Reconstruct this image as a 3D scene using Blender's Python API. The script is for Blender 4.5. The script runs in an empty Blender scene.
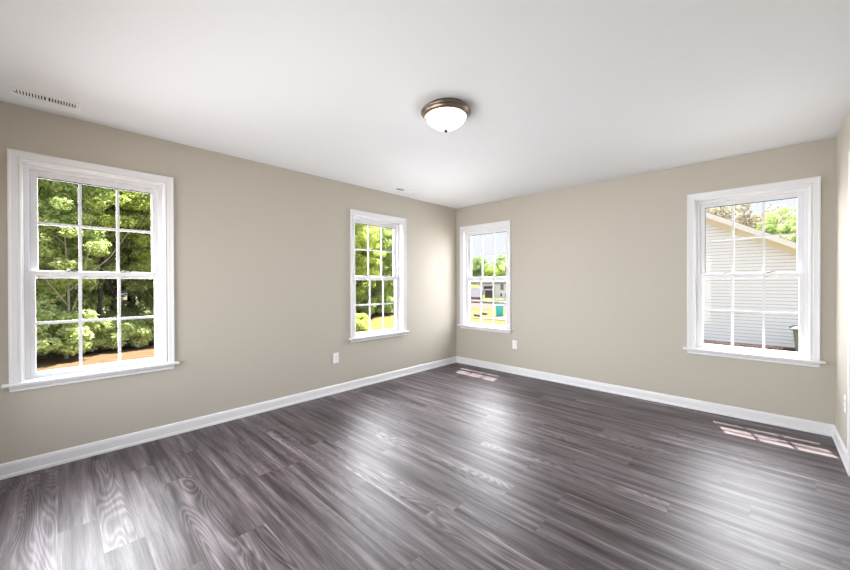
import bpy, bmesh, math, random
import numpy as np
from mathutils import Vector, Matrix

D = bpy.data
SC = bpy.context.scene
COL = SC.collection

# ------------------------------------------------------------------ camera
CAM = Vector((3.5566, -4.3946, 1.2611))
YAW, PIT, ROL = math.radians(44.0524), math.radians(-0.3065), math.radians(-0.1094)
fw = Vector((-math.sin(YAW) * math.cos(PIT), math.cos(YAW) * math.cos(PIT), math.sin(PIT)))
rt = Vector((math.cos(YAW), math.sin(YAW), 0.0))
up = rt.cross(fw)
rt, up = rt * math.cos(ROL) + up * math.sin(ROL), up * math.cos(ROL) - rt * math.sin(ROL)
cd = D.cameras.new('camera')
cd.sensor_width = 36.0
cd.lens = 353.6162 / 850.0 * 36.0
cd.clip_start = 0.02
cd.clip_end = 500.0
cam = D.objects.new('camera', cd)
COL.objects.link(cam)
cam.matrix_world = Matrix(((rt.x, up.x, -fw.x, CAM.x), (rt.y, up.y, -fw.y, CAM.y),
                           (rt.z, up.z, -fw.z, CAM.z), (0, 0, 0, 1)))
SC.camera = cam
SC.cycles.diffuse_bounces = 8             # light carried deep into the foliage
SC.cycles.max_bounces = 14

# ------------------------------------------------------------------ sky, sun, daylight, exposure
SC.view_settings.view_transform = 'Standard'
SC.view_settings.look = 'None'
SC.view_settings.gamma = 1.0
SC.view_settings.exposure = 0.0
SC.view_settings.use_curve_mapping = False
SKY_STRENGTH = 1.4
SUN_STRENGTH = 26.0
WINDOW_RADIANCE = 13.5
FRONT_RADIANCE = 4.6

world = D.worlds.new('sky')
SC.world = world
world.use_nodes = True
nt = world.node_tree
nt.nodes.clear()
w_out = nt.nodes.new('ShaderNodeOutputWorld')
w_bg = nt.nodes.new('ShaderNodeBackground')
w_bg.inputs['Strength'].default_value = SKY_STRENGTH
w_tc = nt.nodes.new('ShaderNodeTexCoord')
w_sep = nt.nodes.new('ShaderNodeSeparateXYZ')
w_rmp = nt.nodes.new('ShaderNodeValToRGB')
w_rmp.color_ramp.elements[0].position = 0.0
w_rmp.color_ramp.elements[0].color = (0.67, 0.70, 0.78, 1)
w_rmp.color_ramp.elements[1].position = 0.75
w_rmp.color_ramp.elements[1].color = (1.12, 1.18, 1.32, 1)
w_mid = w_rmp.color_ramp.elements.new(0.35)
w_mid.color = (0.64, 0.69, 0.80, 1)
nt.links.new(w_tc.outputs['Generated'], w_sep.inputs[0])
nt.links.new(w_sep.outputs['Z'], w_rmp.inputs[0])
nt.links.new(w_rmp.outputs[0], w_bg.inputs['Color'])
nt.links.new(w_bg.outputs[0], w_out.inputs[0])

sun_d = D.lights.new('sun', 'SUN')
sun_d.energy = SUN_STRENGTH
sun_d.color = (1.0, 0.95, 0.88)
sun_d.angle = math.radians(0.53)
sun = D.objects.new('sun', sun_d)
COL.objects.link(sun)
sun.rotation_euler = Vector((0.30, -1.0, -3.08)).to_track_quat('-Z', 'Y').to_euler()

W, L, H = 3.957, 4.90, 2.44          # room: x 0..W, y -L..0, z 0..H
WALL_T = 0.14
WIN = [('left', -4.1800), ('left', -1.5446), ('back', 0.5315), ('back', 3.4268)]
OPENNESS = (1.15, 1.35, 1.15, 0.75)       # the neighbouring house takes sky from the last one
for (side, c), open_ in zip(WIN, OPENNESS):
    ld = D.lights.new('added_daylight', 'AREA')
    ld.shape = 'RECTANGLE'
    ld.size, ld.size_y = 0.95, 1.60
    ld.energy = open_ * WINDOW_RADIANCE * math.pi * ld.size * ld.size_y
    ld.color = (0.95, 0.965, 1.0)
    ld.spread = math.radians(132)        # daylight falls in from above, little of it upwards
    lo = D.objects.new('added_daylight', ld)
    COL.objects.link(lo)
    if side == 'left':
        lo.location = (-0.45, c, 1.45)
        lo.rotation_euler = Vector((1, 0, -0.40)).to_track_quat('-Z', 'Y').to_euler()
    else:
        lo.location = (c, 0.45, 1.45)
        lo.rotation_euler = Vector((0, -1, -0.40)).to_track_quat('-Z', 'Y').to_euler()


# added fill lamp behind the viewer, shining in through an added wide window
FRONT = (0.25, 2.75, 0.35, 1.90)     # x0, x1, z0, z1
ld = D.lights.new('added_daylight', 'AREA')
ld.shape = 'RECTANGLE'
ld.size, ld.size_y = FRONT[1] - FRONT[0], FRONT[3] - FRONT[2]
ld.energy = FRONT_RADIANCE * math.pi * ld.size * ld.size_y
ld.color = (0.95, 0.97, 1.0)
ld.spread = math.radians(115)
lo = D.objects.new('added_daylight', ld)
COL.objects.link(lo)
lo.location = ((FRONT[0] + FRONT[1]) / 2, -L - 0.25, (FRONT[2] + FRONT[3]) / 2)
lo.rotation_euler = Vector((0, 1, 0)).to_track_quat('-Z', 'Y').to_euler()


# ------------------------------------------------------------------ materials
def mat(name, color, rough=0.6, metal=0.0, spec=0.5):
    m = D.materials.new(name)
    m.use_nodes = True
    b = m.node_tree.nodes['Principled BSDF']
    b.inputs['Base Color'].default_value = (*color, 1)
    b.inputs['Roughness'].default_value = rough
    b.inputs['Metallic'].default_value = metal
    b.inputs['Specular IOR Level'].default_value = spec
    return m


class N:
    """tiny node helper"""
    def __init__(s, m):
        s.t = m.node_tree
        s.b = s.t.nodes.get('Principled BSDF')

    def new(s, kind, **kw):
        n = s.t.nodes.new(kind)
        for k, v in kw.items():
            if k.startswith('i_'):
                n.inputs[k[2:]].default_value = v
            else:
                setattr(n, k, v)
        return n

    def link(s, a, b):
        s.t.links.new(a, b)

    def math(s, op, a, b=None):
        n = s.t.nodes.new('ShaderNodeMath')
        n.operation = op
        for i, v in enumerate((a, b)):
            if v is None:
                continue
            if isinstance(v, (int, float)):
                n.inputs[i].default_value = v
            else:
                s.link(v, n.inputs[i])
        return n.outputs[0]

    def mix(s, fac, a, b, mode='MIX'):
        n = s.t.nodes.new('ShaderNodeMix')
        n.data_type = 'RGBA'
        n.blend_type = mode
        for sock, v in ((n.inputs[0], fac), (n.inputs[6], a), (n.inputs[7], b)):
            if isinstance(v, (int, float)):
                sock.default_value = v
            elif isinstance(v, tuple):
                sock.default_value = (*v, 1)
            else:
                s.link(v, sock)
        return n.outputs[2]

    def ramp(s, fac, stops):
        n = s.t.nodes.new('ShaderNodeValToRGB')
        e = n.color_ramp.elements
        while len(e) < len(stops):
            e.new(0.5)
        for i, (p, c) in enumerate(stops):
            e[i].position = p
            e[i].color = (*c, 1) if isinstance(c, tuple) else (c, c, c, 1)
        s.link(fac, n.inputs[0])
        return n.outputs[0]

    def coords(s, kind='Object', scale=(1, 1, 1), loc=(0, 0, 0)):
        t = s.new('ShaderNodeTexCoord')
        mp = s.new('ShaderNodeMapping')
        mp.inputs['Scale'].default_value = scale
        mp.inputs['Location'].default_value = loc
        s.link(t.outputs[kind], mp.inputs[0])
        return mp.outputs[0]

    def noise(s, vec, scale=5.0, detail=3.0, rough=0.5, dist=0.0):
        n = s.new('ShaderNodeTexNoise')
        n.inputs['Scale'].default_value = scale
        n.inputs['Detail'].default_value = detail
        n.inputs['Roughness'].default_value = rough
        n.inputs['Distortion'].default_value = dist
        if vec is not None:
            s.link(vec, n.inputs['Vector'])
        return n.outputs['Fac']

    def bump(s, h, strength=0.1, dist=0.01):
        n = s.new('ShaderNodeBump')
        n.inputs['Strength'].default_value = strength
        n.inputs['Distance'].default_value = dist
        s.link(h, n.inputs['Height'])
        s.link(n.outputs[0], s.b.inputs['Normal'])


def noisy(name, c1, c2, scale, rough=0.8, stretch=(1, 1, 1), detail=4.0, lo=0.35, hi=0.65, bump=0.0, spec=0.3):
    m = mat(name, c1, rough, spec=spec)
    n = N(m)
    f = n.noise(n.coords('Object', stretch), scale, detail)
    n.link(n.ramp(f, [(lo, c1), (hi, c2)]), n.b.inputs['Base Color'])
    if bump:
        n.bump(f, bump, 0.02)
    return m


M_WALL = mat('wall_paint', (0.50, 0.467, 0.403), 0.75, spec=0.25)
n = N(M_WALL)
n.bump(n.noise(n.coords(), 260, 2), 0.06, 0.002)
M_CEIL = mat('ceiling_paint', (0.75, 0.77, 0.79), 0.9, spec=0.1)
n = N(M_CEIL)
n.bump(n.noise(n.coords(), 200, 2), 0.06, 0.002)
M_TRIM = mat('white_trim_paint', (0.765, 0.77, 0.785), 0.35, spec=0.4)
M_VINYL = mat('white_vinyl', (0.755, 0.76, 0.775), 0.4, spec=0.4)
M_GAP_SHADE = mat('dark_gap_shade', (0.03, 0.03, 0.035), 0.6)
M_LOCK = mat('grey_lock_metal', (0.16, 0.15, 0.15), 0.4, 0.6)
M_PLASTIC = mat('white_plastic', (0.86, 0.86, 0.85), 0.35)
M_SLOT = mat('dark_slot', (0.03, 0.03, 0.03), 0.8)
M_REG = mat('white_enamel', (0.84, 0.84, 0.84), 0.35)
M_BRONZE = mat('brushed_bronze', (0.30, 0.235, 0.165), 0.34, 0.9)
n = N(M_BRONZE)
f = n.noise(n.coords('Object', (1, 1, 30)), 14, 3)
n.link(n.ramp(f, [(0.3, (0.16, 0.125, 0.095)), (0.7, (0.24, 0.195, 0.155))]), n.b.inputs['Base Color'])
M_FINIAL = mat('dark_bronze', (0.09, 0.065, 0.05), 0.4, 0.8)

M_DOME = mat('frosted_glass_lit', (0.95, 0.93, 0.9), 0.3)
n = N(M_DOME)
sep = n.new('ShaderNodeSeparateXYZ')
n.link(n.coords('Object'), sep.inputs[0])
f = n.noise(n.coords('Object', (1, 1, 1)), 9, 3, 0.5, 1.5)
n.link(n.ramp(f, [(0.3, (1.0, 0.93, 0.86)), (0.6, (1.0, 0.98, 0.95))]), n.b.inputs['Emission Color'])
n.b.inputs['Emission Strength'].default_value = 12.0

M_GLASS = D.materials.new('window_glass')
M_GLASS.use_nodes = True
t = M_GLASS.node_tree
t.nodes.clear()
go = t.nodes.new('ShaderNodeOutputMaterial')
gm = t.nodes.new('ShaderNodeMixShader')
gt = t.nodes.new('ShaderNodeBsdfTransparent')
gt.inputs[0].default_value = (0.99, 0.99, 0.99, 1)
gg = t.nodes.new('ShaderNodeBsdfGlossy')
gg.inputs['Roughness'].default_value = 0.02
gl = t.nodes.new('ShaderNodeLayerWeight')
gl.inputs['Blend'].default_value = 0.5
gp = t.nodes.new('ShaderNodeMath')
gp.operation = 'POWER'
gp.inputs[1].default_value = 5.0
gq = t.nodes.new('ShaderNodeMath')
gq.operation = 'MULTIPLY_ADD'
gq.inputs[1].default_value = 0.30
gq.inputs[2].default_value = 0.008
t.links.new(gl.outputs['Facing'], gp.inputs[0])
t.links.new(gp.outputs[0], gq.inputs[0])
t.links.new(gq.outputs[0], gm.inputs[0])
t.links.new(gt.outputs[0], gm.inputs[1])
t.links.new(gg.outputs[0], gm.inputs[2])
t.links.new(gm.outputs[0], go.inputs[0])


def floor_material():
    m = mat('dark_plank_floor', (0.1, 0.09, 0.09), 0.3, spec=0.6)
    n = N(m)
    tc = n.new('ShaderNodeTexCoord')
    sp = n.new('ShaderNodeSeparateXYZ')
    n.link(tc.outputs['Object'], sp.inputs[0])
    X, Y = sp.outputs['X'], sp.outputs['Y']
    pw, pl = 0.152, 1.22
    yr = n.math('DIVIDE', Y, pw)
    row = n.math('FLOOR', yr)
    rfrac = n.math('FRACT', yr)
    wn = n.new('ShaderNodeTexWhiteNoise', noise_dimensions='1D')
    n.link(row, wn.inputs['W'])
    xs = n.math('ADD', n.math('DIVIDE', X, pl), wn.outputs['Value'])
    colm = n.math('FLOOR', xs)
    cfrac = n.math('FRACT', xs)
    wn2 = n.new('ShaderNodeTexWhiteNoise', noise_dimensions='2D')
    cmb = n.new('ShaderNodeCombineXYZ')
    n.link(row, cmb.inputs[0])
    n.link(colm, cmb.inputs[1])
    n.link(cmb.outputs[0], wn2.inputs['Vector'])
    rnd = wn2.outputs['Value']
    # per-plank shifted grain coordinates
    v = n.new('ShaderNodeCombineXYZ')
    n.link(n.math('ADD', n.math('MULTIPLY', X, 1.0), n.math('MULTIPLY', rnd, 37.0)), v.inputs[0])
    n.link(n.math('ADD', n.math('MULTIPLY', Y, 7.0), n.math('MULTIPLY', rnd, 91.0)), v.inputs[1])
    V = v.outputs[0]
    # cathedral figure: contour rings of a stretched noise field
    big = n.noise(V, 1.05, 1.5, 0.4, 0.3)
    ring = n.math('SINE', n.math('MULTIPLY', big, 150.0))
    ring = n.math('MULTIPLY', ring, n.ramp(rnd, [(0.62, 0.05), (0.90, 0.26)]))
    ring = n.math('ADD', ring, 0.5)
    v2 = n.new('ShaderNodeCombineXYZ')
    n.link(n.math('ADD', n.math('MULTIPLY', X, 1.6), n.math('MULTIPLY', rnd, 17.0)), v2.inputs[0])
    n.link(n.math('MULTIPLY', Y, 60.0), v2.inputs[1])
    fine = n.noise(v2.outputs[0], 1.6, 5, 0.65)
    v3 = n.new('ShaderNodeCombineXYZ')
    n.link(n.math('ADD', n.math('MULTIPLY', X, 0.9), n.math('MULTIPLY', rnd, 53.0)), v3.inputs[0])
    n.link(n.math('MULTIPLY', Y, 13.0), v3.inputs[1])
    mid = n.noise(v3.outputs[0], 1.3, 3, 0.55)
    g = n.math('ADD', n.math('MULTIPLY', ring, 0.26), n.math('ADD', n.math('MULTIPLY', fine, 0.42), 0.065))
    g = n.math('ADD', g, n.math('ADD', n.math('MULTIPLY', mid, 0.80), -0.10))
    g = n.math('ADD', g, n.math('MULTIPLY', n.math('SUBTRACT', rnd, 0.5), 0.07))
    colr = n.ramp(g, [(0.47, (0.009, 0.006, 0.006)), (0.63, (0.036, 0.026, 0.029)),
                      (0.79, (0.105, 0.082, 0.093)), (0.96, (0.25, 0.21, 0.235))])
    # thin seams
    e1 = n.math('GREATER_THAN', n.math('ABSOLUTE', n.math('SUBTRACT', rfrac, 0.5)), 0.4925)
    e2 = n.math('GREATER_THAN', n.math('ABSOLUTE', n.math('SUBTRACT', cfrac, 0.5)), 0.4990)
    seam = n.math('MAXIMUM', e1, e2)
    colr = n.mix(n.math('MULTIPLY', seam, 0.4), colr, (0.02, 0.016, 0.015))
    n.link(colr, n.b.inputs['Base Color'])
    n.link(n.math('ADD', n.math('MULTIPLY', fine, 0.24), 0.31), n.b.inputs['Roughness'])
    n.link(n.ramp(g, [(0.45, 0.30), (0.95, 0.90)]), n.b.inputs['Specular IOR Level'])
    n.bump(n.math('SUBTRACT', fine, n.math('MULTIPLY', seam, 0.6)), 0.22, 0.004)
    return m


M_FLOOR = floor_material()


def leaf_material(name, dark, mid, light, trans=0.5):
    m = D.materials.new(name)
    m.use_nodes = True
    n = N(m)
    t = m.node_tree
    t.nodes.remove(t.nodes['Principled BSDF'])
    out = t.nodes['Material Output']
    geo = n.new('ShaderNodeNewGeometry')
    oi = n.new('ShaderNodeObjectInfo')
    f = n.math('ADD', n.math('MULTIPLY', geo.outputs['Random Per Island'], 0.75),
               n.math('MULTIPLY', oi.outputs['Random'], 0.25))
    c = n.ramp(f, [(0.05, dark), (0.5, mid), (0.95, light)])
    d = n.new('ShaderNodeBsdfDiffuse')
    tr = n.new('ShaderNodeBsdfTranslucent')
    mx = n.new('ShaderNodeMixShader')
    mx.inputs[0].default_value = trans
    n.link(c, d.inputs[0])
    n.link(c, tr.inputs[0])
    n.link(d.outputs[0], mx.inputs[1])
    n.link(tr.outputs[0], mx.inputs[2])
    n.link(mx.outputs[0], out.inputs[0])
    return m


M_LEAF = leaf_material('green_leaves', (0.22, 0.32, 0.11), (0.54, 0.66, 0.27), (0.88, 0.92, 0.56))
M_LEAF_Y = leaf_material('yellow_green_leaves', (0.30, 0.40, 0.09), (0.58, 0.68, 0.20), (0.82, 0.86, 0.42))
M_LEAF_D = leaf_material('deep_green_leaves', (0.14, 0.22, 0.10), (0.42, 0.54, 0.26), (0.74, 0.80, 0.48))
M_LEAF_B = leaf_material('olive_brown_leaves', (0.26, 0.24, 0.19), (0.48, 0.44, 0.34), (0.70, 0.66, 0.54))
M_BARK = noisy('grey_brown_bark', (0.035, 0.03, 0.026), (0.10, 0.085, 0.075), 6, 0.9, (1, 1, 0.15))
M_BARK_P = noisy('pale_bark', (0.28, 0.25, 0.22), (0.45, 0.42, 0.38), 6, 0.9, (1, 1, 0.15))


# ------------------------------------------------------------------ mesh helpers
class MB:
    def __init__(s):
        s.v, s.f = [], []

    def add(s, verts, faces):
        o = len(s.v)
        s.v += [tuple(p) for p in verts]
        s.f += [tuple(i + o for i in f) for f in faces]
        return s

    def box(s, x0, x1, y0, y1, z0, z1):
        vs = [(x, y, z) for z in (z0, z1) for y in (y0, y1) for x in (x0, x1)]
        return s.add(vs, [(0, 2, 3, 1), (4, 5, 7, 6), (0, 1, 5, 4), (2, 6, 7, 3), (0, 4, 6, 2), (1, 3, 7, 5)])

    def tube(s, path, radii, k=8, cap=True):
        rings = []
        P = [Vector(p) for p in path]
        for i, p in enumerate(P):
            d = (P[min(i + 1, len(P) - 1)] - P[max(i - 1, 0)]).normalized()
            a = d.cross(Vector((0, 0, 1)))
            if a.length < 1e-3:
                a = d.cross(Vector((1, 0, 0)))
            a.normalize()
            b = d.cross(a)
            rings.append([p + (a * math.cos(2 * math.pi * j / k) + b * math.sin(2 * math.pi * j / k)) * radii[i]
                          for j in range(k)])
        vs = [v for r in rings for v in r]
        fs = [(i * k + j, i * k + (j + 1) % k, (i + 1) * k + (j + 1) % k, (i + 1) * k + j)
              for i in range(len(P) - 1) for j in range(k)]
        if cap:
            fs += [tuple(range(k - 1, -1, -1)), tuple((len(P) - 1) * k + j for j in range(k))]
        return s.add(vs, fs)

    def lathe(s, prof, k=48, c=(0, 0, 0)):
        """prof: (r, z) from one end to the other; r==0 points become poles"""
        o = len(s.v)
        idx = []
        for r, z in prof:
            if r < 1e-6:
                s.v.append((c[0], c[1], c[2] + z))
                idx.append([len(s.v) - 1] * k)
            else:
                base = len(s.v)
                for j in range(k):
                    a = 2 * math.pi * j / k
                    s.v.append((c[0] + r * math.cos(a), c[1] + r * math.sin(a), c[2] + z))
                idx.append([base + j for j in range(k)])
        for a, b in zip(idx[:-1], idx[1:]):
            for j in range(k):
                q = [a[j], a[(j + 1) % k], b[(j + 1) % k], b[j]]
                q2 = []
                for i in q:
                    if i not in q2:
                        q2.append(i)
                if len(q2) > 2:
                    s.f.append(tuple(q2))
        return s

    def build(s, name, m, parent=None, smooth=False, bevel=0.0, recalc=True):
        me = D.meshes.new(name)
        me.from_pydata(s.v, [], s.f)
        if recalc:
            bm = bmesh.new()
            bm.from_mesh(me)
            bmesh.ops.recalc_face_normals(bm, faces=bm.faces)
            bm.to_mesh(me)
            bm.free()
        me.materials.append(m)
        if smooth:
            me.shade_smooth() if hasattr(me, 'shade_smooth') else [setattr(p, 'use_smooth', True) for p in me.polygons]
        o = D.objects.new(name, me)
        COL.objects.link(o)
        if parent:
            o.parent = parent
        if bevel:
            b = o.modifiers.new('bevel', 'BEVEL')
            b.width = bevel
            b.segments = 2
            b.limit_method = 'ANGLE'
        return o


def tag(o, label, cat, group=None, kind=None):
    o['label'] = label
    o['category'] = cat
    if group:
        o['group'] = group
    if kind:
        o['kind'] = kind
    return o


def empty(name, loc, rz=0.0):
    o = D.objects.new(name, None)
    o.empty_display_size = 0.1
    COL.objects.link(o)
    o.location = loc
    o.rotation_euler = (0, 0, rz)
    return o


def kids(o):
    return [c for c in D.objects if c.parent == o]


def copy_tree(o, parent=None):
    c = o.copy()
    COL.objects.link(c)
    if parent:
        c.parent = parent
    for ch in kids(o):
        copy_tree(ch, c)
    return c


def rect_minus(a0, a1, b0, b1, holes):
    """cells of a rectangle with rectangular holes removed"""
    A = sorted({a0, a1, *[h[0] for h in holes], *[h[1] for h in holes]})
    B = sorted({b0, b1, *[h[2] for h in holes], *[h[3] for h in holes]})
    out = []
    for i in range(len(A) - 1):
        for j in range(len(B) - 1):
            ca, cb = (A[i] + A[i + 1]) / 2, (B[j] + B[j + 1]) / 2
            if not any(h[0] < ca < h[1] and h[2] < cb < h[3] for h in holes):
                out.append((A[i], A[i + 1], B[j], B[j + 1]))
    return out


def wall(name, axis, p0, p1, a0, a1, z0, z1, holes, label):
    m = MB()
    for (u0, u1, v0, v1) in rect_minus(a0, a1, z0, z1, holes):
        if axis == 'x':
            m.box(p0, p1, u0, u1, v0, v1)
        else:
            m.box(u0, u1, p0, p1, v0, v1)
    # drop the faces shared by neighbouring cells
    cnt = {}
    key = lambda f: tuple(sorted(tuple(round(c, 5) for c in m.v[i]) for i in f))
    for f in m.f:
        cnt[key(f)] = cnt.get(key(f), 0) + 1
    m.f = [f for f in m.f if cnt[key(f)] == 1]
    o = m.build(name, M_WALL, recalc=False)
    return tag(o, label, 'wall', kind='structure')


# ------------------------------------------------------------------ room shell
OPEN_U, OPEN_Z0, OPEN_Z1 = 0.405, 0.585, 2.095
hl = [(c - OPEN_U, c + OPEN_U, OPEN_Z0, OPEN_Z1) for s, c in WIN if s == 'left']
hb = [(c - OPEN_U, c + OPEN_U, OPEN_Z0, OPEN_Z1) for s, c in WIN if s == 'back']
wall('wall_left', 'x', -WALL_T, 0, -L - WALL_T, WALL_T, 0, H, hl, 'long beige wall on the left with two white windows')
wall('wall_back', 'y', 0, WALL_T, 0, W, 0, H, hb, 'beige far wall on the right half with two white windows')
DOOR = (-1.62, -0.84)
wall('wall_right', 'x', W, W + WALL_T, -L - WALL_T, WALL_T, 0, H, [(DOOR[0], DOOR[1], 0, 2.06)],
     'narrow strip of cream lit wall at the right edge')
wall('wall_front', 'y', -L - WALL_T, -L, 0, W, 0, H, [FRONT], 'beige wall behind the viewer closing the room')

fl = MB().box(0, W, -L, 0, -0.08, 0).box(W, W + WALL_T, DOOR[0], DOOR[1], -0.08, 0).build('floor', M_FLOOR)
tag(fl, 'dark purple-brown wood plank floor with glossy window reflections', 'floor', kind='structure')
ce = MB().box(-WALL_T, W + WALL_T, -L - WALL_T, WALL_T, H, H + 0.12).build('ceiling', M_CEIL)
tag(ce, 'plain white ceiling over the whole room', 'ceiling', kind='structure')

# baseboards, mitred at the corners
BB = [(0, 0), (.0170, 0), (.0168, .010), (.0150, .019), (.0115, .024), (.0110, .074), (.0095, .080), (.0085, .088),
      (.0045, .0955), (0, .0975)]


def baseboard(name, fn, a, b, mit_a, mit_b, label):
    m = MB()
    k = len(BB)
    vs = [fn(a + mit_a * d, d, z) for d, z in BB] + [fn(b - mit_b * d, d, z) for d, z in BB]
    fs = [(i, (i + 1) % k, k + (i + 1) % k, k + i) for i in range(k)] + [tuple(range(k)), tuple(range(2 * k - 1, k - 1, -1))]
    o = m.add(vs, fs).build(name, M_TRIM)
    return tag(o, label, 'baseboard', kind='structure')


baseboard('baseboard_left', lambda s, d, z: (d, s, z), -L, 0, 1, 1, 'white baseboard along the long left wall')
baseboard('baseboard_back', lambda s, d, z: (s, -d, z), 0, W, 1, 1, 'white baseboard along the far right-hand wall')
baseboard('baseboard_right', lambda s, d, z: (W - d, s, z), DOOR[1] + 0.07, 0, 0, 1,
          'short white baseboard piece at the right edge below the cream wall')

# ------------------------------------------------------------------ windows (local: x along wall, y outward, z up)
CAS = [(0, 0), (0, .009), (.004, .013), (.009, .013), (.013, .009), (.018, .009), (.022, .012), (.046, .015),
       (.050, .019), (.060, .019), (.060, 0)]


def frame_box(m, u0, u1, y0, y1, z0, z1, l, r, b, tt):
    m.box(u0, u0 + l, y0, y1, z0, z1)
    m.box(u1 - r, u1, y0, y1, z0, z1)
    m.box(u0 + l, u1 - r, y0, y1, z0, z0 + b)
    m.box(u0 + l, u1 - r, y0, y1, z1 - tt, z1)
    return m


def window(name, side, c, label, gap_left=False):
    root = empty(name, (0, c, 0) if side == 'left' else (c, 0, 0), math.pi / 2 if side == 'left' else 0)
    tag(root, label, 'window', kind='structure')
    # casing: mitred left leg, head, right leg
    ui, zi, zb = 0.387, 2.079, 0.612
    m = MB()
    k = len(CAS)
    path = [lambda w, d: (-ui - w, -d, zb), lambda w, d: (-ui - w, -d, zi + w),
            lambda w, d: (ui + w, -d, zi + w), lambda w, d: (ui + w, -d, zb)]
    vs = [p(w, d) for p in path for w, d in CAS]
    fs = [(r * k + i, r * k + (i + 1) % k, (r + 1) * k + (i + 1) % k, (r + 1) * k + i) for r in range(3) for i in range(k)]
    fs += [tuple(range(k)), tuple(3 * k + i for i in range(k))]
    m.add(vs, fs).build('casing', M_TRIM, root)
    # stool with horns
    m = MB().box(-.479, .479, -.046, -.0005, .592, .612).box(-.3995, .3995, -.0005, .062, .588, .612)
    m.build('stool', M_TRIM, root, bevel=.005)
    # apron, moulded
    AP = [(0, .592), (-.018, .592), (-.018, .578), (-.013, .574), (-.012, .566), (-.016, .561), (-.016, .555), (-.012, .553), (0, .553)]
    k = len(AP)
    m = MB()
    vs = [(sx * (.447 + (.0 if z > .57 else -.004)), y, z) for sx in (-1, 1) for y, z in AP]
    fs = [(i, (i + 1) % k, k + (i + 1) % k, k + i) for i in range(k)] + [tuple(range(k)), tuple(range(k, 2 * k))]
    m.add(vs, fs).build('apron', M_TRIM, root)
    # extension jamb and vinyl frame
    frame_box(MB(), -.4, .4, .0005, .060, .6125, 2.09, .017, .017, .0001, .017).build('jamb', M_TRIM, root)
    m = frame_box(MB(), -.4, .4, .060, .138, .589, 2.09, .044, .044, .034, .040)
    m.box(-.356, .356, .088, .094, .623, .640)
    m.build('frame', M_VINYL, root)
    # upper sash, in the outer track
    up_ = frame_box(MB(), -.3555, .3555, .094, .124, 1.300, 2.0495, .0380, .0380, .055, .0435)
    up_.box(-.352, .352, .088, .096, 1.318, 1.332)
    us = up_.build('upper_sash', M_VINYL, root, bevel=.002)
    lo_ = frame_box(MB(), -.3555, .3555, .060, .0905, .6235, 1.348, .0260, .0260, .0275, .027)
    ls = lo_.build('lower_sash', M_VINYL, root, bevel=.002)

    def grille(hu, z0, z1, ub, zm, y, par):
        g = MB()
        g.box(-ub - .0095, -ub + .0095, y - .005, y + .005, z0, z1)
        g.box(ub - .0095, ub + .0095, y - .005, y + .005, z0, z1)
        for a, b in ((-hu, -ub - .0095), (-ub + .0095, ub - .0095), (ub + .0095, hu)):
            g.box(a, b, y - .005, y + .005, zm - .0095, zm + .0095)
        g.build('muntins', M_VINYL, par)
    grille(.3175, 1.355, 2.006, .106, 1.685, .104, us)
    grille(.3295, .651, 1.321, .1085, .988, .071, ls)
    MB().box(-.3195, .3195, .1125, .1165, 1.353, 2.008).build('pane', M_GLASS, us)
    MB().box(-.3315, .3315, .0795, .0835, .649, 1.323).build('pane', M_GLASS, ls)
    g = MB().box(-.3175, .3175, .0935, .111, 2.000, 2.0061)  # dark strip standing in for the shadowed gap round the upper glass
    if gap_left:
        g.box(-.3175, -.312, .0935, .111, 1.356, 2.000)
    g.build('gap_shade_strip', M_GAP_SHADE, us)
    for u in (-.153, .150):
        lk = MB().box(u - .036, u + .036, .064, .086, 1.348, 1.353)
        lk.lathe([(0, 0), (.011, 0), (.011, .008), (.007, .010), (0, .010)], 16, (u - .012, .075, 1.352))
        lk.box(u - .012, u + .030, .070, .078, 1.355, 1.361)
        lk.build('sash_lock', M_LOCK, ls)
    return root


window('window_1', 'left', WIN[0][1], 'large white double-hung window nearest the viewer, at the far left, overlooking woods')
window('window_2', 'left', WIN[1][1], 'white double-hung window on the left wall near the corner, overlooking trees and a clearing')
window('window_3', 'back', WIN[2][1], 'small-looking white double-hung window just right of the room corner, overlooking a street')
window('window_4', 'back', WIN[3][1], 'white double-hung window at the right, facing the neighbouring siding gable', True)

# wide fixed window added behind the viewer as an opening for the fill lamp
r5 = empty('added_window', ((FRONT[0] + FRONT[1]) / 2, -L, 0), math.pi)
tag(r5, 'added wide window behind the viewer that lets in fill light', 'window', kind='structure')
hw5 = (FRONT[1] - FRONT[0]) / 2
frame_box(MB(), -hw5 - .06, hw5 + .06, -.018, -.0005, FRONT[2] - .06, FRONT[3] + .06, .065, .065, .065, .065).build('casing', M_TRIM, r5)
m = frame_box(MB(), -hw5 + .001, hw5 - .001, .04, .1, FRONT[2] + .001, FRONT[3] - .001, .04, .04, .04, .04)
m.box(-.02, .02, .04, .1, FRONT[2] + .041, FRONT[3] - .041).build('frame', M_VINYL, r5)
MB().box(-hw5 + .041, hw5 - .041, .068, .072, FRONT[2] + .041, FRONT[3] - .041).build('pane', M_GLASS, r5)

# ------------------------------------------------------------------ door in the right wall (only its casing edge shows)
dr = empty('door_1', (W, 0, 0))
tag(dr, 'white door with its white casing at the extreme right edge', 'door', kind='structure')
m = MB()
m.box(-.018, 0, DOOR[1], DOOR[1] + .062, 0, 2.122).box(-.018, 0, DOOR[0] - .062, DOOR[0], 0, 2.122).box(-.018, 0, DOOR[0], DOOR[1], 2.06, 2.122)
m.build('casing', M_TRIM, dr, bevel=.004)
m = MB().box(.03, .065, DOOR[0] + .002, DOOR[1] - .002, .008, 2.058)
slab = m.build('door_slab', M_TRIM, dr)
m = MB()
for y0, y1 in ((DOOR[0] + .1, DOOR[0] + .36), (DOOR[1] - .36, DOOR[1] - .1)):
    for z0, z1 in ((.2, .85), (1.0, 1.55), (1.68, 1.92)):
        m.box(.024, .0299, y0, y1, z0, z1)
m.build('raised_panel', M_TRIM, slab, bevel=.006)
kn = MB()
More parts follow.
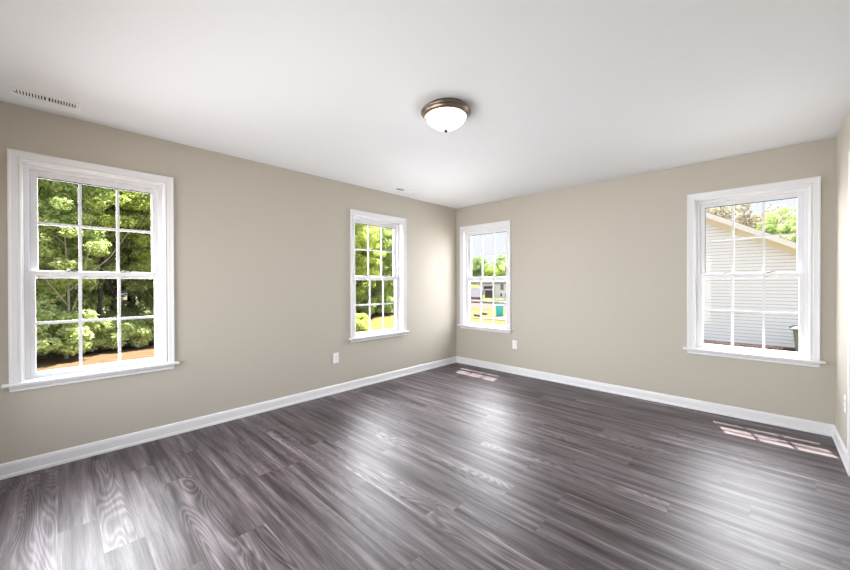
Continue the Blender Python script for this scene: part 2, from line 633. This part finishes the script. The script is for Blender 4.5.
kn.tube([(.03, DOOR[0] + .06, .95), (-.02, DOOR[0] + .06, .95)], [.012, .012], 12)
kn.tube([(-.015, DOOR[0] + .06, .95), (-.025, DOOR[0] + .06, .95), (-.045, DOOR[0] + .06, .95), (-.055, DOOR[0] + .06, .95)], [.012, .026, .026, .012], 16)
kn.build('knob', M_BRONZE, slab, smooth=True)

# ------------------------------------------------------------------ ceiling light
lamp = empty('ceiling_light', (1.997, -2.576, H))
tag(lamp, 'round bronze flush-mount ceiling light with a lit white glass dome', 'ceiling light')
MB().lathe([(0, -.0005), (.138, -.0005), (.142, -.008), (.152, -.017), (.164, -.023), (.1685, -.029), (.1685, -.035), (.164, -.040),
            (.157, -.043), (.1555, -.050), (.152, -.056), (.146, -.061), (.139, -.063), (.133, -.061),
            (.128, -.050), (0, -.050)], 96).build('pan', M_BRONZE, lamp, smooth=True)
prof = [(.1335 * (1 - (i / 28) ** 1.75) ** .72 if i < 28 else 0, -.0600 - .0865 * i / 28) for i in range(29)]
dome = MB().lathe(prof, 96).build('glass_dome', M_DOME, lamp, smooth=True)
dome['label'] = 'frosted white lit glass dome'
fin = MB().lathe([(0, -.1445), (.012, -.1455), (.0155, -.149), (.013, -.154), (.009, -.158), (.005, -.163), (0, -.164)], 24)
fin.build('finial', M_FINIAL, lamp, smooth=True)


# ------------------------------------------------------------------ ceiling registers
def register():
    r = empty('ceiling_vent', (.262, -4.443, H))
    hx, hy = .058, .151
    m = frame_box(MB(), -hx, hx, -.007, 0, -hy, hy, .0205, .0205, .022, .022)
    m.v = [(x, z, y) for x, y, z in m.v]                     # lay the frame flat under the ceiling
    m.box(-.037, .037, -.006, .006, -.007, -.001)
    m.build('frame', M_REG, r, bevel=.0015)
    b = MB().box(-.037, .037, -.129, .129, -.0012, -.0004)
    b.build('duct_opening', M_SLOT, r)
    lv = MB()
    for bank, s in ((-1, -1), (1, 1)):
        for i in range(9):
            y = bank * (.0175 + i * .0128)
            dy = s * .0024
            v = []
            for zz, oy in ((-.0035, -dy), (-.0068, dy)):
                for t_ in (-.0013, .0013):
                    v += [(-.037, y + oy + t_, zz), (.037, y + oy + t_, zz)]
            lv.add(v, [(0, 1, 3, 2), (4, 6, 7, 5), (0, 4, 5, 1), (2, 3, 7, 6), (0, 2, 6, 4), (1, 5, 7, 3)])
    lv.build('louvers', M_REG, r)
    MB().box(-.002, .002, -.139, -.130, -.011, -.006).build('damper_lever', M_SLOT, r)
    for y in (-.142, .142):
        MB().lathe([(0, -.0085), (.003, -.0082), (.0035, -.007), (.0035, -.0068), (0, -.0068)], 12, (.012, y, 0)).build('screw', M_LOCK, r)
    return r


v1 = register()
tag(v1, 'white slotted ceiling vent above the large leftmost window', 'vent', 'ceiling vents')
v2 = copy_tree(v1)
v2.location = (.247, -1.345, H)
tag(v2, 'small distant white ceiling vent near the far corner of the room', 'vent', 'ceiling vents')


# ------------------------------------------------------------------ wall outlets (local: faces -y)
def outlet():
    r = empty('wall_outlet', (1.039, 0, .405))
    MB().box(-.036, .036, -.006, -.0003, -.058, .058).build('cover_plate', M_PLASTIC, r, bevel=.003)
    for z in (-.021, .021):
        rc = MB()
        rc.tube([(0, -.006, z), (0, -.0085, z)], [.0165, .0160], 24)
        o = rc.build('receptacle', M_PLASTIC, r)
        s = MB()
        s.box(-.0075, -.0052, -.0092, -.0085, z - .001, z + .008).box(.0052, .0075, -.0092, -.0085, z - .001, z + .006)
        s.tube([(0, -.0085, z - .008), (0, -.0092, z - .008)], [.003, .003], 10)
        s.build('slots', M_SLOT, o)
    MB().lathe([(0, 0), (.003, 0), (.003, .001), (0, .0015)], 10).build('screw', M_REG, r)
    kids(r)[-1].rotation_euler = (math.pi / 2, 0, 0)
    kids(r)[-1].location = (0, -.006, 0)
    return r


o1 = outlet()
tag(o1, 'white outlet plate below right of the window beside the corner on the far wall', 'outlet', 'wall outlets')
o2 = copy_tree(o1)
o2.location, o2.rotation_euler = (0, -2.194, .404), (0, 0, math.pi / 2)
tag(o2, 'white outlet plate on the long left wall between its two windows', 'outlet', 'wall outlets')
o3 = copy_tree(o1)
o3.location, o3.rotation_euler = (W, -.556, .406), (0, 0, -math.pi / 2)
tag(o3, 'outlet plate seen edge-on on the cream wall at the right edge', 'outlet', 'wall outlets')


# ------------------------------------------------------------------ outdoors: ground
def ground_z(x, y):
    t_ = min(max((y - 10.5) / 15.0, 0.0), 1.0)
    return -0.90 - 1.0 * (t_ * t_ * (3 - 2 * t_))


M_GROUND = mat('clay_and_grass', (0.5, 0.35, 0.2), 0.95, spec=0.1)
n = N(M_GROUND)
big = n.noise(n.coords('Object', (1, 1, 0)), 0.22, 4, 0.55)
fine = n.noise(n.coords('Object', (1, 1, 0)), 3.5, 5, 0.7)
soil = n.ramp(fine, [(0.3, (0.10, 0.060, 0.032)), (0.7, (0.145, 0.098, 0.056))])
grass = n.ramp(fine, [(0.3, (0.095, 0.095, 0.026)), (0.7, (0.165, 0.140, 0.050))])
gsp = n.new('ShaderNodeSeparateXYZ')
n.link(n.coords('Object'), gsp.inputs[0])
away = n.math('MINIMUM', n.math('MAXIMUM', n.math('MULTIPLY', n.math('ADD', gsp.outputs['Y'], 2.0), 0.035), -0.3), 0.31)
sel = n.ramp(n.math('ADD', n.math('ADD', n.math('MULTIPLY', big, 0.6), away),
                    n.math('MULTIPLY', n.math('SUBTRACT', fine, 0.5), 0.12)), [(0.50, 0.0), (0.55, 1.0)])
n.link(n.mix(sel, soil, grass), n.b.inputs['Base Color'])

gm_ = MB()
gx = [-70 + i * 2.0 for i in range(61)]
gy = [-30 + j * 1.5 for j in range(90)]
vs = [(x, y, ground_z(x, y)) for y in gy for x in gx]
nx = len(gx)
gm_.add(vs, [(j * nx + i, j * nx + i + 1, (j + 1) * nx + i + 1, (j + 1) * nx + i)
             for j in range(len(gy) - 1) for i in range(nx - 1)])
g = gm_.build('ground', M_GROUND, smooth=True)
tag(g, 'orange clay and yellow-green grass ground outside the windows', 'ground', kind='structure')


def slab(name, poly, m, h, label, cat, kind='structure', dz=0.0):
    """a thin raised slab that follows the ground, polygon in plan split into strips by y"""
    (l0, r0, y0), (l1, r1, y1) = poly
    mb = MB()
    K = 24
    top, bot = [], []
    for i in range(K + 1):
        t_ = i / K
        y = y0 + (y1 - y0) * t_
        for x in (l0 + (l1 - l0) * t_, r0 + (r1 - r0) * t_):
            top.append((x, y, ground_z(x, y) + h + dz))
            bot.append((x, y, ground_z(x, y) - 0.1))
    k2 = 2 * (K + 1)
    fs = []
    for i in range(K):
        a = 2 * i
        fs += [(a, a + 1, a + 3, a + 2), (k2 + a, k2 + a + 2, k2 + a + 3, k2 + a + 1),
               (a, a + 2, k2 + a + 2, k2 + a), (a + 1, k2 + a + 1, k2 + a + 3, a + 3)]
    fs += [(0, k2, k2 + 1, 1), (2 * K, 2 * K + 1, k2 + 2 * K + 1, k2 + 2 * K)]
    o = mb.add(top + bot, fs).build(name, m)
    return tag(o, label, cat, kind=kind)


M_CONC = noisy('pale_concrete', (0.095, 0.092, 0.092), (0.12, 0.115, 0.115), 2.0, 0.9)
M_PEACH = noisy('dry_pinkish_soil', (0.095, 0.072, 0.056), (0.125, 0.097, 0.075), 1.2, 0.95)
M_MULCH = noisy('brown_mulch', (0.03, 0.02, 0.016), (0.08, 0.05, 0.04), 4.0, 0.95)
slab('road', ((-11.5, -4.5, 15.0), (-16.2, -8.5, 30.0)), M_CONC, .03, 'pale concrete street seen through the window beside the corner', 'road')
slab('dirt_lot', ((-27.0, -13.0, 30.5), (-34.0, -19.0, 41.0)), M_PEACH, .02, 'bare pinkish dirt lot beyond the grass, seen in the window beside the corner', 'dirt lot')
slab('mulch_bed', ((-40.0, -22.0, 41.5), (-46.0, -24.0, 49.0)), M_MULCH, .06, 'brown planting bed in front of the far white house', 'planting bed')

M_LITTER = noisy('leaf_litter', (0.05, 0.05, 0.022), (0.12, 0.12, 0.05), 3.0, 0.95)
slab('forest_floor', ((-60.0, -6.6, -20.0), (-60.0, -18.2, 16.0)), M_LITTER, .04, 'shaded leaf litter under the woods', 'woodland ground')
# ------------------------------------------------------------------ neighbouring house behind window 4
NY = 10.2
M_SIDING = mat('white_lap_siding', (0.87, 0.90, 1.0), 0.55, spec=0.3)
M_FASCIA = mat('white_fascia', (0.86, 0.85, 0.86), 0.5)
M_SOFFIT = mat('cream_soffit', (0.80, 0.76, 0.72), 0.6)
M_SHINGLE = noisy('dark_grey_shingles', (0.03, 0.03, 0.033), (0.06, 0.058, 0.058), 9, 0.95)
M_BRICK = mat('brown_brick', (0.2, 0.1, 0.08), 0.9)
n = N(M_BRICK)
bt = n.new('ShaderNodeTexBrick')
tcb = n.new('ShaderNodeTexCoord')
sb = n.new('ShaderNodeSeparateXYZ')
cb = n.new('ShaderNodeCombineXYZ')
n.link(tcb.outputs['Object'], sb.inputs[0])
n.link(n.math('ADD', sb.outputs['X'], sb.outputs['Y']), cb.inputs[0])
n.link(sb.outputs['Z'], cb.inputs[1])
n.link(cb.outputs[0], bt.inputs['Vector'])
bt.inputs['Color1'].default_value = (0.34, 0.18, 0.14, 1)
bt.inputs['Color2'].default_value = (0.55, 0.38, 0.31, 1)
bt.inputs['Mortar'].default_value = (0.66, 0.60, 0.56, 1)
bt.inputs['Scale'].default_value = 1.0
bt.inputs['Mortar Size'].default_value = 0.008
bt.inputs['Brick Width'].default_value = 0.21
bt.inputs['Row Height'].default_value = 0.072
n.link(bt.outputs['Color'], n.b.inputs['Base Color'])

nb = empty('neighbour_house', (0, 0, 0))
tag(nb, 'neighbouring house with white lap siding and sloping gable roof edge, outside the right window', 'house')
RX, RZ, SL = 0.45, 4.50, 0.576            # ridge x, ridge z at the roof's upper face, slope
HX0, HX1, NY1 = -3.8, 4.7, 21.0
roof_z = lambda x: RZ - SL * abs(x - RX)
BASE_Z = -0.61
sd = MB()
lap = 0.1016
k = 0
while True:                                 # lapped boards, gaps opened for dark shade lines; each leans out at its foot
    z0 = BASE_Z + k * lap + .009
    z1 = BASE_Z + (k + 1) * lap
    if z0 > RZ - .35:
        break
    hx = lambda z: max(0.0, (RZ - .16 - z) / SL)
    a0, a1 = max(HX0, RX - hx(z0)), min(HX1, RX + hx(z0))
    b0, b1 = max(HX0, RX - hx(z1)), min(HX1, RX + hx(z1))
    sd.add([(a0, NY - .008, z0), (a1, NY - .008, z0), (b1, NY - .002, z1), (b0, NY - .002, z1),
            (a0, NY + .012, z0), (a1, NY + .012, z0), (b1, NY + .012, z1), (b0, NY + .012, z1)],
           [(0, 1, 2, 3), (4, 7, 6, 5), (0, 4, 5, 1), (3, 2, 6, 7), (0, 3, 7, 4), (1, 5, 6, 2)])
    k += 1
sd.build('gable_siding', M_SIDING, nb)
M_LAP_SHADE = mat('dark_lap_shade', (0.12, 0.12, 0.13), 0.9)  # dark sheet behind the board gaps, lap shade put into the colour
bk = MB()
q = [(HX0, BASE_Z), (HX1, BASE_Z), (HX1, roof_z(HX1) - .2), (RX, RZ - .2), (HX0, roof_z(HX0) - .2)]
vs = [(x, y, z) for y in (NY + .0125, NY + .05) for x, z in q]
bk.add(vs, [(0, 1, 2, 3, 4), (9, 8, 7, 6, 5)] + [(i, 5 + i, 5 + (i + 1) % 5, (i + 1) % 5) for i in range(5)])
bk.build('lap_shade_backing', M_LAP_SHADE, nb)
body = MB().box(HX0, HX1, NY + .052, NY1, BASE_Z, 1.75)
body.build('walls', M_SIDING, nb)
MB().box(HX0 + .02, HX1 - .02, NY - .009, NY1, -1.9, BASE_Z - .002).build('foundation', M_BRICK, nb)
rf = MB()
for s in (-1, 1):
    xe = RX + s * 4.75
    ze = roof_z(xe)
    q = [(RX, RZ), (xe, ze), (xe, ze - .10), (RX, RZ - .11)]
    vs = [(x, y, z) for y in (NY - .30, NY1 + .3) for x, z in q]
    rf.add(vs, [(0, 1, 2, 3), (4, 7, 6, 5), (0, 4, 5, 1), (1, 5, 6, 2), (2, 6, 7, 3), (3, 7, 4, 0)])
rf.build('roof', M_SHINGLE, nb)
fa = MB()
so = MB()
for s in (-1, 1):
    xe = RX + s * 4.75
    ze = roof_z(xe)
    q = [(RX, RZ - .015), (xe, ze - .015), (xe, ze - .19), (RX, RZ - .19)]
    vs = [(x, y, z) for y in (NY - .335, NY - .301) for x, z in q]
    fa.add(vs, [(0, 1, 2, 3), (4, 7, 6, 5), (0, 4, 5, 1), (1, 5, 6, 2), (2, 6, 7, 3), (3, 7, 4, 0)])
    q = [(RX, RZ - .13), (xe, ze - .13), (xe, ze - .15), (RX, RZ - .15)]
    vs = [(x, y, z) for y in (NY - .30, NY + .02) for x, z in q]
    so.add(vs, [(0, 1, 2, 3), (4, 7, 6, 5), (0, 4, 5, 1), (1, 5, 6, 2), (2, 6, 7, 3), (3, 7, 4, 0)])
fa.build('rake_board', M_FASCIA, nb)
so.build('soffit', M_SOFFIT, nb)
fz = MB()
for s in (-1, 1):                            # frieze trim under the soffit
    xe = RX + s * 4.2
    q = [(RX, RZ - .16), (xe, roof_z(xe) - .16), (xe, roof_z(xe) - .36), (RX, RZ - .36)]
    vs = [(x, y, z) for y in (NY - .045, NY - .031) for x, z in q]
    fz.add(vs, [(0, 1, 2, 3), (4, 7, 6, 5), (0, 4, 5, 1), (1, 5, 6, 2), (2, 6, 7, 3), (3, 7, 4, 0)])
fz.build('frieze_trim', M_SOFFIT, nb)
cb_ = MB().box(HX1 - .09, HX1 + .012, NY - .03, NY + .09, BASE_Z, 1.9)
cb_.build('corner_board', M_FASCIA, nb)
vt = frame_box(MB(), 3.90, 4.14, NY - .030, NY - .0095, -.745, -.625, .012, .012, .012, .012)
for i in range(5):
    vt.box(3.912, 4.128, NY - .022, NY - .006, -.73 + i * .019, -.722 + i * .019)
vt.build('foundation_vent', M_SLOT, nb)

# dark wheeled bin by the neighbour's wall
M_BIN = mat('dark_grey_bin_plastic', (0.20, 0.215, 0.23), 0.6)
bn = empty('wheeled_bin', (4.335, 9.32, ground_z(4.3, 9.3)))
tag(bn, 'dark grey wheeled rubbish bin standing against the neighbouring siding', 'bin')
m = MB()


def taper(m, w0, d0, z0, w1, d1, z1):
    m.add([(-w0, -d0, z0), (w0, -d0, z0), (w0, d0, z0), (-w0, d0, z0), (-w1, -d1, z1), (w1, -d1, z1), (w1, d1, z1), (-w1, d1, z1)],
          [(0, 3, 2, 1), (4, 5, 6, 7), (0, 1, 5, 4), (1, 2, 6, 5), (2, 3, 7, 6), (3, 0, 4, 7)])


taper(m, .19, .20, .05, .275, .29, .90)
m.build('body', M_BIN, bn, bevel=.02)
m = MB()
taper(m, .33, .33, .902, .345, .345, .94)
taper(m, .345, .345, .9401, .24, .26, 1.0)
m.build('lid', M_BIN, bn, bevel=.012)
MB().tube([(-.24, .36, .93), (.24, .36, .93)], [.016, .016], 10).build('handle', M_BIN, bn)
for sx in (-1, 1):
    MB().tube([(sx * .21, .20, .10), (sx * .26, .20, .10)], [.10, .10], 20).build('wheel', M_SLOT, bn)

# ------------------------------------------------------------------ street scene behind window 3
M_WHITE_H = mat('white_house_siding', (0.90, 0.91, 0.96), 0.6)
M_ROOF_L = noisy('lavender_grey_shingles', (0.068, 0.063, 0.078), (0.085, 0.080, 0.098), 2, 0.9)
M_PINK = noisy('pale_pink_brick', (0.45, 0.33, 0.31), (0.58, 0.46, 0.44), 3, 0.9)
M_TAUPE = mat('dark_taupe_door', (0.16, 0.14, 0.14), 0.5)
M_BLUEWIN = mat('blue_grey_window', (0.16, 0.20, 0.28), 0.15)
M_TEAL = mat('teal_plastic', (0.06, 0.62, 0.64), 0.4)


def at(px, D_, py=None):
    """world x, y a given level distance D_ along the sight line of a picture column (used once to find where things stand)"""
    d = fw * 353.6162 + rt * (px - 425)
    h = Vector((d.x, d.y)).normalized()
    return CAM.x + h.x * D_, CAM.y + h.y * D_


def house(loc, yaw, label, w, d, wall_h, roof_h, m_wall, m_roof):
    r = empty('suburban_house', (loc[0], loc[1], ground_z(*loc)), yaw)
    tag(r, label, 'house')
    MB().box(-w / 2, w / 2, 0, d, -.3, wall_h).add(
        [(-w / 2, 0, wall_h), (-w / 2, d, wall_h), (-w / 2, d / 2, wall_h + roof_h * .93), (w / 2, 0, wall_h), (w / 2, d, wall_h), (w / 2, d / 2, wall_h + roof_h * .93)],
        [(0, 1, 2), (3, 5, 4), (0, 2, 5, 3), (1, 4, 5, 2)]).build('walls', m_wall, r)
    rr = MB()
    for s, y0 in ((0, -.4), (1, d + .4)):
        ze = wall_h - .4 * roof_h / (d / 2) + .08
        q = [(y0, ze), (d / 2, wall_h + roof_h + .08), (d / 2, wall_h + roof_h - .08), (y0, ze - .16)]
        vs = [(x, y, z) for x in (-w / 2 - .35, w / 2 + .35) for y, z in q]
        rr.add(vs, [(0, 1, 2, 3), (4, 7, 6, 5), (0, 4, 5, 1), (1, 5, 6, 2), (2, 6, 7, 3), (3, 7, 4, 0)])
    rr.build('roof', m_roof, r)
    return r


def face_win(r, x, z, w, h, m, name='window', y=-.03):
    o = frame_box(MB(), x - w / 2 - .08, x + w / 2 + .08, y - .03, y + .05, z - .08, z + h + .08, .08, .08, .08, .08).build(name, M_FASCIA, r)
    MB().box(x - w / 2, x + w / 2, y, y + .02, z, z + h).build('pane', m, o)
    return o


yawv = math.radians(33)
M_ROOF_P = noisy('pale_grey_shingles', (0.09, 0.09, 0.094), (0.11, 0.11, 0.114), 2, 0.9)
hw = house(at(497, 66), yawv, 'large white house with dark garage door and blue-grey windows, across the street', 9.6, 8.0, 3.3, 1.0, M_WHITE_H, M_ROOF_P)
MB().box(-2.15, -.75, -.06, -.001, -.1, 1.75).build('garage_door', M_TAUPE, hw)
MB().box(-2.95, -2.62, -.05, -.001, -.1, 1.3).build('door', M_TAUPE, hw)
pr = MB()
pr.add([(-2.4, -1.1, 1.85), (-.5, -1.1, 1.85), (-.5, 0, 2.6), (-2.4, 0, 2.6), (-2.4, -1.1, 1.7), (-.5, -1.1, 1.7), (-.5, 0, 2.4), (-2.4, 0, 2.4)],
       [(0, 1, 2, 3), (4, 7, 6, 5), (0, 4, 5, 1), (1, 5, 6, 2), (2, 6, 7, 3), (3, 7, 4, 0)])
pr.build('porch_roof', M_ROOF_L, hw)
face_win(hw, .9, 1.9, .55, 1.1, M_BLUEWIN)
face_win(hw, 1.75, 1.7, .4, 1.3, M_BLUEWIN)
face_win(hw, .75, .7, .35, .55, M_TAUPE)
face_win(hw, 1.7, .6, .4, .7, M_TAUPE)
hl_ = house(at(465.5, 57), yawv, 'low house with lavender-grey roof left of the white house, across the street', 4.6, 6.0, 1.0, 1.25, M_PINK, M_ROOF_L)
face_win(hl_, -1.3, .2, .5, .5, M_BLUEWIN)

bx, by = at(499.6, 34.2)
tb = empty('trash_bin', (bx, by, ground_z(bx, by)), math.radians(30))
tb.scale = (1.2, 1.2, 1.2)
tag(tb, 'bright teal plastic trash bin standing beside the pale street', 'bin')
m = MB()
taper(m, .24, .26, .04, .30, .33, .82)
m.build('body', M_TEAL, tb, bevel=.02)
m = MB()
taper(m, .33, .36, .822, .33, .36, .86)
taper(m, .33, .36, .8601, .26, .28, .93)
m.build('lid', M_TEAL, tb, bevel=.01)
for sx in (-1, 1):
    MB().tube([(sx * .22, .26, .10), (sx * .28, .26, .10)], [.10, .10], 16).build('wheel', M_SLOT, tb)

M_ROCK = noisy('dark_rock', (0.05, 0.05, 0.06), (0.18, 0.16, 0.17), 5, 0.9)


def rock(x, y, r, seed, label):
    rnd = random.Random(seed)
    bm = bmesh.new()
    bmesh.ops.create_icosphere(bm, subdivisions=2, radius=r)
    for v in bm.verts:
        v.co *= 1 + rnd.uniform(-.16, .16)
        v.co.z *= .7
        v.co.x *= 1.25
    me = D.meshes.new('boulder')
    bm.to_mesh(me)
    bm.free()
    me.materials.append(M_ROCK)
    o = D.objects.new('boulder', me)
    COL.objects.link(o)
    o.location = (x, y, ground_z(x, y) + r * .45)
    return tag(o, label, 'boulder', 'boulders on the street verge')


rock(*at(476.5, 32.0), .24, 1, 'left dark boulder on the yellow grass verge, outside the window beside the corner')
rock(*at(479.9, 31.6), .20, 2, 'middle dark boulder on the yellow grass verge, outside the window beside the corner')
rock(*at(484.5, 35.5), .26, 3, 'farthest of three boulders on the grass verge, nearest the teal bin')


# ------------------------------------------------------------------ trees and shrubs
def foliage_mesh(name, seed, clumps, n_leaf, leaf, clump_r, m, shape):
    """leaf blades gathered in clumps; shape(rng) gives a clump centre in the crown"""
    rng = np.random.default_rng(seed)
    cs = np.array([shape(rng) for _ in range(clumps)])
    ids = rng.integers(0, clumps, n_leaf)
    d = rng.normal(size=(n_leaf, 3))
    d /= np.linalg.norm(d, axis=1, keepdims=True)
    rr = clump_r * rng.uniform(.35, 1.0, (n_leaf, 1)) ** .6
    p = cs[ids] + d * rr * np.array([1, 1, .62])
    nrm = d * .5 + rng.normal(size=(n_leaf, 3)) * .55 + np.array([0, 0, .55])
    nrm /= np.linalg.norm(nrm, axis=1, keepdims=True)
    a = np.cross(nrm, rng.normal(size=(n_leaf, 3)))
    a /= np.linalg.norm(a, axis=1, keepdims=True)
    b = np.cross(nrm, a)
    s = leaf * rng.uniform(.6, 1.35, (n_leaf, 1))
    v = np.stack([p - a * s, p + b * s * .55 + nrm * s * .12, p + a * s, p - b * s * .55 + nrm * s * .12], 1).reshape(-1, 3)
    me = D.meshes.new(name)
    me.vertices.add(len(v))
    me.vertices.foreach_set('co', v.astype(np.float32).ravel())
    me.loops.add(len(v))
    me.loops.foreach_set('vertex_index', np.arange(len(v), dtype=np.int32))
    me.polygons.add(n_leaf)
    me.polygons.foreach_set('loop_start', np.arange(0, len(v), 4, dtype=np.int32))
    me.polygons.foreach_set('loop_total', np.full(n_leaf, 4, dtype=np.int32))
    me.update()
    me.materials.append(m)
    return me


def crown(rx, z0, z1, low=0.0):
    def f(rng):
        while True:
            q = rng.uniform(-1, 1, 3)
            if .25 < (q ** 2).sum() < 1:
                break
        return np.array([q[0] * rx, q[1] * rx, (z0 + z1) / 2 + q[2] * (z1 - z0) / 2])
    return f


def trunk_mesh(seed, h, r, branches, m, lean=.3):
    rnd = random.Random(seed)
    mb = MB()
    lx, ly = rnd.uniform(-lean, lean), rnd.uniform(-lean, lean)
    path = [(lx * t_ + .06 * math.sin(5 * t_ + seed), ly * t_ + .05 * math.sin(4 * t_), -.3 + (h + .3) * t_) for t_ in [i / 10 for i in range(11)]]
    mb.tube(path, [r * (1.25 if i == 0 else 1 - .085 * i) for i in range(11)], 9)
    for b in range(branches):
        i = rnd.randint(3, 8)
        p = Vector(path[i])
        a = rnd.uniform(0, 2 * math.pi)
        ln = rnd.uniform(.8, 1.9)
        e1 = p + Vector((math.cos(a) * ln * .5, math.sin(a) * ln * .5, ln * .55))
        e2 = p + Vector((math.cos(a) * ln * .9, math.sin(a) * ln * .9, ln * 1.25))
        mb.tube([p, e1, e2], [r * .45, r * .28, r * .08], 6)
    me = mb.build('trunk', m).data
    o = [x for x in D.objects if x.data == me][0]
    D.objects.remove(o)
    return me


KIND = {}


def tree(kind, name, x, y, label, cat='tree', group=None, s=1.0, rz=0.0):
    trunk, fol = KIND[kind]
    r = empty(name, (x, y, ground_z(x, y)), rz)
    r.scale = (s, s, s)
    tag(r, label, cat, group)
    for nm, me in (('trunk', trunk), ('foliage', fol)):
        o = D.objects.new(nm, me)
        COL.objects.link(o)
        o.parent = r
    return r


KIND['broad'] = (trunk_mesh(1, 6.5, .09, 8, M_BARK), foliage_mesh('foliage', 11, 380, 90000, .050, .36, M_LEAF, crown(2.3, .4, 8.8)))
KIND['yellow'] = (trunk_mesh(2, 6.8, .11, 9, M_BARK), foliage_mesh('foliage', 12, 300, 70000, .050, .36, M_LEAF_Y, crown(2.2, 1.0, 9.0)))
KIND['deep'] = (trunk_mesh(3, 7.5, .16, 8, M_BARK), foliage_mesh('foliage', 13, 320, 80000, .055, .42, M_LEAF_D, crown(2.6, .6, 10.5)))
KIND['olive'] = (trunk_mesh(4, 8.5, .24, 14, M_BARK_P), foliage_mesh('foliage', 14, 100, 26000, .09, .80, M_LEAF_B, crown(4.0, 3.0, 10.2)))
KIND['shrub'] = (trunk_mesh(5, .7, .03, 3, M_BARK, .1), foliage_mesh('foliage', 15, 32, 8000, .055, .30, M_LEAF, crown(.9, .0, 1.35)))
KIND['bright_shrub'] = (trunk_mesh(6, .7, .03, 3, M_BARK, .1), foliage_mesh('foliage', 16, 30, 7000, .055, .30, M_LEAF_Y, crown(.85, .15, 1.35)))

KIND['open'] = (trunk_mesh(8, 7.5, .075, 10, M_BARK, .15), foliage_mesh('foliage', 18, 110, 17000, .050, .34, M_LEAF_Y, crown(1.7, 3.6, 9.0)))
KIND['sapling'] = (trunk_mesh(9, 4.2, .045, 4, M_BARK_P, .1), foliage_mesh('foliage', 19, 40, 7000, .045, .28, M_LEAF, crown(.9, 1.9, 4.8)))
rnd = random.Random(5)
G1 = 'woodland trees outside the leftmost window'
# front edge of the woods in the leftmost window
front = [
    ('broad', -12.8, -5.1, 1.0, 'leafy green tree at the left side of the leftmost window view, slender pale trunk'),
    ('broad', -14.2, -3.0, 1.0, 'green tree rising in the middle of the leftmost window view'),
    ('yellow', -13.6, -1.2, .95, 'yellow-green tree at the right side of the leftmost window view'),
]
front += [('open', -12.1, -3.55, .95, 'open tree with a dark forked trunk in the middle upper pane of the leftmost window'),
          ('sapling', -11.0, -4.26, 1.0, 'slim sapling with a pale trunk in the lower left pane of the leftmost window')]
for k_, x, y, s, lb in front:
    tree(k_, 'broadleaf_tree', x, y, lb, group=G1, s=s, rz=rnd.uniform(0, 6))
for i, y in enumerate((-6.4, -4.2, -2.4, -.4, 1.2)):
    tree('deep', 'woodland_tree', -15.6 - (i % 2) * .8, y, 'deep green tree deeper in the woods behind the leftmost window trees',
         group='deep green trees behind the first row', s=rnd.uniform(.95, 1.15), rz=rnd.uniform(0, 6))
for i, y in enumerate((-6.2, -5.3, -4.5, -3.7, -2.9, -2.1, -1.3, -.5)):
    tree('shrub' if i != 5 else 'bright_shrub', 'woodland_shrub', -11.5 - (i % 2) * .4 - .3 * (y + 3.7), y,
         'low green shrub at the edge of the orange clay, outside the leftmost window', 'shrub', 'shrubs along the clay edge',
         s=rnd.uniform(.7, 1.25), rz=rnd.uniform(0, 6))

G2 = 'trees outside the second window'
for k_, x, y, s, lb in (
    ('yellow', -15.0, 8.1, .9, 'bright yellow-green tree at left in the window left of the corner'),
    ('broad', -16.6, 10.5, .95, 'mid green tree at the centre of the window left of the corner'),
    ('yellow', -17.3, 12.6, .85, 'yellowish tree at right in the window left of the corner'),
):
    tree(k_, 'broadleaf_tree', x, y, lb, group=G2, s=s, rz=rnd.uniform(0, 6))
for i, (x, y) in enumerate(((-18.5, 8.2), (-20.0, 11.4), (-21.5, 14.6), (-22.5, 17.0))):
    tree('deep', 'woodland_tree', x, y, 'deep green tree at the back, outside the window left of the corner',
         group='deep green trees outside the second window', s=rnd.uniform(.9, 1.05), rz=rnd.uniform(0, 6))
for i, (x, y, s) in enumerate(((-14.6, 8.9, 1.0), (-15.2, 10.3, 1.1), (-15.8, 11.6, 1.0))):
    tree('shrub', 'woodland_shrub', x, y, 'green shrub at the foot of the trees, outside the window left of the corner', 'shrub',
         'shrubs outside the second window', s=s, rz=rnd.uniform(0, 6))
tree('bright_shrub', 'garden_shrub', -8.6, 4.25, 'near bright bush in the lower left pane of the window left of the corner', 'shrub', s=.62)

# tree line behind the houses across the street
for i in range(11):
    px = 462 + i * 5.0
    x, y = at(px, 84 + (i % 3) * 4)
    k_ = ('deep', 'broad', 'yellow', 'deep')[i % 4]
    tree(k_, 'distant_tree', x, y, 'distant green tree in the tree line behind the white house across the street',
         group='tree line across the street', s=rnd.uniform(.82, 1.02), rz=rnd.uniform(0, 6))
tree('bright_shrub', 'yard_shrub', *at(474.5, 62), 'yellow-green bush above the lavender-roofed house, outside the corner window', 'shrub', s=1.9)
for i in range(6):
    x, y = at(483 + i * 3.6, 57)
    tree('shrub', 'hedge_shrub', x, y, 'low shrub in the brown bed before the white house across the street', 'shrub', 'shrubs before the white house', s=.55, rz=i)

# trees behind the neighbouring house
for k_, x, y, s, lb in (
    ('olive', -1.4, 27.5, 1.0, 'olive-brown tree top left above the neighbouring roof slope, outside the right window'),
    ('olive', 1.2, 31.0, .95, 'olive-brown tree in the middle above the neighbouring roof slope, outside the right window'),
    ('broad', 4.5, 25.0, .86, 'smaller bright green tree at the low end of the neighbouring roof slope'),
    ('broad', 7.4, 27.0, .76, 'green tree at the right edge of the right window, beyond the roof'),
):
    tree(k_, 'backyard_tree', x, y, lb, group=None, s=s, rz=rnd.uniform(0, 6))
